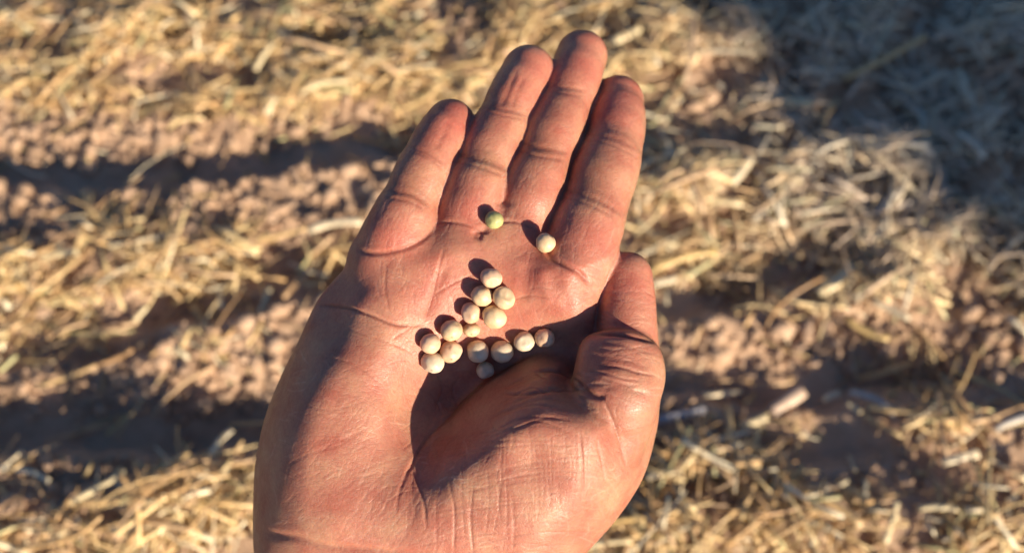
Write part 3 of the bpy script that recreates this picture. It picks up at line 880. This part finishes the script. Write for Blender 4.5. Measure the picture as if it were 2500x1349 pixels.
# wrinkles of the bent thumb
for k in range(9):
    y = 845 + k * 13 + rng.uniform(-5, 5); xa = rng.uniform(1416, 1470); xb = rng.uniform(1540, 1612)
    stroke([(xa, y + rng.uniform(-4, 6)), ((xa * 2 + xb) / 3, y + rng.uniform(-2, 5)), ((xa + xb * 2) / 3, y + rng.uniform(6, 14)), (xb, y + rng.uniform(14, 32))], rng.uniform(3, 7), rng.uniform(0.08, 0.26), 0.16, 0.1)
for k in range(11):      # gathered skin at the thumb root
    u = rng.random(); xa = rng.uniform(1160, 1270) + 20 * u; xb = rng.uniform(1330, 1440)
    y = 905 + 150 * u
    stroke([(xa, y + 30), ((2 * xa + xb) / 3, y + rng.uniform(0, 8)), ((xa + 2 * xb) / 3, y - rng.uniform(4, 14)), (xb, y + rng.uniform(-10, 16))],
           rng.uniform(2.5, 5), 0.26 * (1 - 0.5 * u), 0.24)
for k in range(26):      # arcs over the thenar
    u = k / 25
    x0 = 1020 + rng.uniform(-20, 220); y = 1050 + 300 * u + rng.uniform(-12, 12)
    stroke([(x0, y + 35), (x0 + 120, y + 8 + rng.uniform(-6, 6)), (x0 + 240, y - 4), (x0 + rng.uniform(260, 400), y + rng.uniform(-5, 30))],
           2.6, rng.uniform(0.02, 0.09), rng.uniform(0.05, 0.16), 0.0)
for k in range(34):      # lengthwise lines over the thenar
    x = rng.uniform(1000, 1500); y0 = rng.uniform(1020, 1220); ln = rng.uniform(60, 230)
    stroke([(x, y0), (x + rng.uniform(-6, 10), y0 + ln / 2), (x + rng.uniform(-14, 14), y0 + ln)], 2.4, rng.uniform(0.03, 0.1), rng.uniform(0.08, 0.22))

def scatter(n, box, ang, spread, lens, depth, dark, light, width=2.2):
    for _ in range(n):
        x = rng.uniform(box[0], box[2]); y = rng.uniform(box[1], box[3])
        a = ang + rng.normal(0, spread); L = rng.uniform(*lens) / 2
        dx, dy = math.cos(a) * L, -math.sin(a) * L; bx, by = rng.normal(0, L * 0.12, 2)
        stroke([(x - dx, y - dy), (x + bx, y + by), (x + dx, y + dy)], width, depth * rng.uniform(0.4, 1.2), dark * rng.uniform(0.2, 1), light * rng.uniform(0, 1))
scatter(60, (700, 880, 960, 1320), 0.55, 0.35, (30, 130), 0.05, 0.10, 0.0)
scatter(150, (660, 860, 970, 1340), 0.45, 0.6, (12, 50), -0.03, 0.0, 0.6, 1.7)
scatter(70, (860, 1120, 1080, 1345), 1.1, 0.3, (30, 120), 0.05, 0.12, 0.35)
scatter(120, (1030, 1080, 1500, 1345), 0.05, 0.35, (15, 60), -0.03, 0.0, 0.7, 1.8)
scatter(70, (1030, 1060, 1460, 1345), 1.57, 0.35, (15, 50), -0.03, 0.0, 0.6, 1.8)
scatter(40, (860, 640, 1060, 790), -1.2, 0.6, (20, 90), 0.08, 0.12, 0.3)
scatter(45, (1050, 560, 1440, 800), 1.2, 0.7, (20, 90), 0.07, 0.1, 0.3)
scatter(30, (970, 780, 1200, 900), 0.6, 0.6, (20, 80), 0.08, 0.12, 0.3)
scatter(40, (970, 880, 1200, 1120), 0.8, 0.9, (20, 90), 0.1, 0.25, 0.0)
scatter(50, (900, 440, 1100, 600), 1.1, 0.2, (20, 70), 0.05, 0.1, 0.45)
scatter(40, (1080, 400, 1240, 540), 1.2, 0.2, (20, 80), 0.05, 0.1, 0.45)
scatter(35, (1230, 390, 1360, 560), 1.2, 0.2, (20, 80), 0.05, 0.1, 0.45)
scatter(40, (1360, 480, 1520, 660), 1.2, 0.3, (20, 80), 0.05, 0.1, 0.4)
scatter(60, (940, 250, 1570, 480), 1.2, 0.5, (10, 40), 0.04, 0.06, 0.35)
scatter(50, (1430, 650, 1600, 800), -0.3, 0.3, (20, 70), 0.06, 0.08, 0.4)
scatter(60, (1420, 830, 1610, 1000), -0.25, 0.25, (20, 80), 0.06, 0.08, 0.5)
scatter(60, (1440, 980, 1580, 1250), -0.9, 0.35, (20, 80), 0.06, 0.1, 0.25)

DPX = F_PX / (DH - co[:, 2])
vpx = 1250 + co[:, 0] * DPX; vpy = 674.5 - co[:, 1] * DPX
inm = (vpx > OX + 2) & (vpx < OX + MW - 3) & (vpy > 2) & (vpy < MH - 3)
front = sstep((no[:, 2] - 0.05) / 0.4) * inm
def smp(M): return bilin(M, OX, OY, 1.0, vpx, vpy) * front
rel, drk, lgt = smp(REL), smp(DRK), smp(LGT)
und = 0.22 * fbm(vpx / 80, vpy / 80, 21, 2) + 0.025 * fbm(vpx / 14, vpy / 14, 25, 2)
co2 = co + no * (rel + und * front)[:, None]
hw = cam2world(co2)
org = cam2world(P3(1000, 1480, -8))
hm.vertices.foreach_set("co", (hw - org).astype(np.float32).ravel())
# skin tone: pink palm, browner flanks and back, creases deeper in tone
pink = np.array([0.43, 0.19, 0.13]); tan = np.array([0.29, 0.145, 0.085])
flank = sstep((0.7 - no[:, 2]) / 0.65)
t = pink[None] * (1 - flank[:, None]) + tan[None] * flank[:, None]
redz = blobs(vpx, vpy, [(1100, 290, 70, 60, 1), (1290, 170, 60, 60, 1), (1420, 140, 60, 60, 1), (1508, 250, 60, 70, 1), (1400, 560, 120, 80, .6),
                        (950, 560, 80, 60, .8), (1150, 500, 60, 60, .6), (1250, 700, 250, 120, .6), (1530, 700, 60, 80, .7), (850, 730, 120, 60, .5)])
tanz = blobs(vpx, vpy, [(1440, 440, 60, 60, .8), (1320, 370, 60, 40, .8), (1180, 400, 60, 35, .8), (1010, 470, 60, 45, .9), (1350, 930, 130, 60, .7),
                        (1540, 1050, 70, 120, .6), (1480, 1250, 120, 100, .5)])
t = t * (1 + np.clip(redz, 0, 1)[:, None] * np.array([0.10, -0.13, -0.08])) * (1 - np.clip(tanz, 0, 1)[:, None] * np.array([0.14, 0.10, 0.16]))
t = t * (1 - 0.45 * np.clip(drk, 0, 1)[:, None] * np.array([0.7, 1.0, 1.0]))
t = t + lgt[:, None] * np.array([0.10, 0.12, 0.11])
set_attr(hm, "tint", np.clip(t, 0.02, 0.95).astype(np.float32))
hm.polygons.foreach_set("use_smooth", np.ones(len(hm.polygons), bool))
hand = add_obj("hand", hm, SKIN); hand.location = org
hm.update()
tag(hand, "open weathered right hand held palm up over the field, holding dry peas", "hand")

# ------------------------------------------------------------------ the peas
CREAM, PEACH, SHADE_GREY, GRN = (0.66, 0.50, 0.33), (0.68, 0.47, 0.34), (0.60, 0.51, 0.40), (0.38, 0.39, 0.17)  # the grey is shade put into the lower peas' colour
PEAS = [  # px, py, half sizes px, turn deg, colour, dimple dir, label
    (1207, 537, 23, 22, -20, GRN, "small dented green pea between the ring and middle finger bases, the only green one"),
    (1331, 592, 25, 24, 0, CREAM, "lone round cream pea at the root of the index finger"),
    (1200, 678, 28, 24, -15, PEACH, "topmost pea of the main cluster, pale with a flattened lower right"),
    (1177, 722, 27, 26, 0, CREAM, "round yellowish pea in the main cluster, below left of the topmost one"),
    (1231, 727, 26, 30, 35, CREAM, "oval pea leaning left at the right side of the main cluster"),
    (1149, 763, 24, 27, 30, PEACH, "slightly wrinkled oval pea left of the largest one"),
    (1206, 773, 31, 30, -20, CREAM, "largest yellow cream pea, at the bottom of the upper cluster"),
    (1102, 806, 28, 26, 0, CREAM, "big cream pea with a small dark dot, left of the tiny oval one"),
    (1151, 805, 21, 18, -5, CREAM, "tiny oval pea squeezed between the big dotted one and the largest one"),
    (1050, 838, 26, 25, 40, PEACH, "leftmost pea, peach coloured and half in shade"),
    (1101, 858, 28, 27, 0, PEACH, "pea lit only on its top, just below the big dotted one"),
    (1056, 884, 29, 27, -10, SHADE_GREY, "lowest left pea with a lit crescent and a dark spot"),
    (1166, 857, 26, 29, 15, SHADE_GREY, "egg shaped pea tinted shade grey at the middle of the lower row"),
    (1225, 859, 28, 28, 0, SHADE_GREY, "round pea tinted shade grey right of the egg shaped one"),
    (1279, 833, 26, 25, 0, SHADE_GREY, "half shaded pea with a lit cap beside the rightmost one of the lower row"),
    (1330, 825, 25, 25, 0, PEACH, "bright rightmost pea of the lower row, above the thumb mound"),
    (1185, 903, 22, 21, 0, SHADE_GREY, "smallest round pea lowest in the dark hollow against the thumb mound"),
]
def G_at(p):
    def ix(a, v):
        i = int(np.clip(np.searchsorted(a, v) - 1, 0, len(a) - 2)); return i, (v - a[i]) / (a[i + 1] - a[i])
    i, u = ix(hx, p[0]); j, v = ix(hy, p[1]); k, w = ix(hz, p[2])
    c = G[i:i + 2, j:j + 2, k:k + 2]
    return float((((c[0] * (1 - u) + c[1] * u)[0] * (1 - v) + (c[0] * (1 - u) + c[1] * u)[1] * v) @ np.array([1 - w, w])))
for n_, (px, py, a, b, rot, c, lab) in enumerate(PEAS):
    r_mm = (a + b) / 2 * DH / F_PX
    z = 29.0
    while z > -30 and G_at(P3(px, py, z)) > r_mm * 0.68: z -= 0.1
    cen = P3(px, py, z)
    nu, nw = 36, 24
    th = np.linspace(0, math.pi, nw + 1)[1:-1]; ph = np.arange(nu) / nu * 2 * math.pi
    D = [(0, 0, 1.0)] + [(math.sin(q) * math.cos(w), math.sin(q) * math.sin(w), math.cos(q)) for q in th for w in ph] + [(0, 0, -1.0)]
    D = np.array(D)
    rad = np.ones(len(D))
    for _ in range(3):                               # soft flats and dents
        v = rng.normal(0, 1, 3); v /= np.linalg.norm(v)
        lim = rng.uniform(0.78, 0.92); dp = D @ v
        flat_ = np.where(dp > lim, lim / np.maximum(dp, 1e-3), 1.0)
        rad *= flat_ * 0.85 + 0.15
    v = rng.normal(0, 1, 3); v /= np.linalg.norm(v)
    rad *= 1 + 0.035 * np.sin(3 * (D @ v) + rng.uniform(0, 6)) + 0.012 * np.sin(9 * D[:, 0] + 5 * D[:, 1] + n_)
    for _ in range(3):
        v = rng.normal(0, 1, 3); v /= np.linalg.norm(v)
        rad *= 1 - rng.uniform(0.03, 0.09) * np.exp(-((D - v) ** 2).sum(1) / rng.uniform(0.05, 0.2))
    if c == GRN: rad *= 1 - 0.12 * np.exp(-((D - np.array([0.75, -0.35, 0.5])) ** 2).sum(1) / 0.18)
    Vp = D * rad[:, None]
    ra = math.radians(rot)
    Vp = Vp * np.array([a, b, (a + b) / 2]) * DH / F_PX * (DH - z) / DH
    Vp = np.stack([Vp[:, 0] * math.cos(ra) - Vp[:, 1] * math.sin(ra), Vp[:, 0] * math.sin(ra) + Vp[:, 1] * math.cos(ra), Vp[:, 2]], -1)
    W = cam2world(Vp + cen); O = cam2world(cen)
    T = [(0, 1 + i, 1 + (i + 1) % nu) for i in range(nu)]
    m = nw - 1
    Q = [(1 + j * nu + i, 1 + (j + 1) * nu + i, 1 + (j + 1) * nu + (i + 1) % nu, 1 + j * nu + (i + 1) % nu) for j in range(m - 1) for i in range(nu)]
    e = 1 + m * nu
    T += [(e, 1 + (m - 1) * nu + (i + 1) % nu, 1 + (m - 1) * nu + i) for i in range(nu)]
    me = mesh_from("pea", W - O, [np.array(Q), np.array(T)])
    cc = np.tile(np.array(c, float), (len(D), 1)) * (1 + 0.05 * np.sin(4 * D[:, :1] + n_))
    if "dot" in lab or "spot" in lab:
        s_ = np.array([0.1, -0.62, 0.78]); s_ /= np.linalg.norm(s_)
        k_ = np.exp(-((D - s_) ** 2).sum(1) / 0.008)[:, None]
        cc = cc * (1 - 0.75 * k_)
    hil = rng.normal(0, 1, 3); hil[2] = abs(hil[2]) * 0.6; hil /= np.linalg.norm(hil)
    cc = cc * (1 - rng.uniform(0.05, 0.3) * np.exp(-((D - hil) ** 2).sum(1) / 0.03))[:, None]
    if c == CREAM or c == PEACH:                     # slightly yellower seam on one side
        cc = cc * (1 - 0.10 * sstep((D[:, 1:2] * -1 - 0.3) / 0.5) * np.array([[0.2, 0.6, 1.4]]))
    set_attr(me, "tint", cc)
    o = add_obj("pea", me, PEA); o.location = O
    tag(o, lab, "pea", "dry peas lying in the palm")

edge = np.array(ground_at(1900, 250))
per = np.array([-SUN[1], SUN[0]]) / math.hypot(SUN[0], SUN[1]); hd = SUN[:2] / np.linalg.norm(SUN[:2])
bc = edge + per * 0.63 + hd * 3.3
bale((bc[0], bc[1], 0), math.atan2(per[1], per[0]) - math.pi / 2)
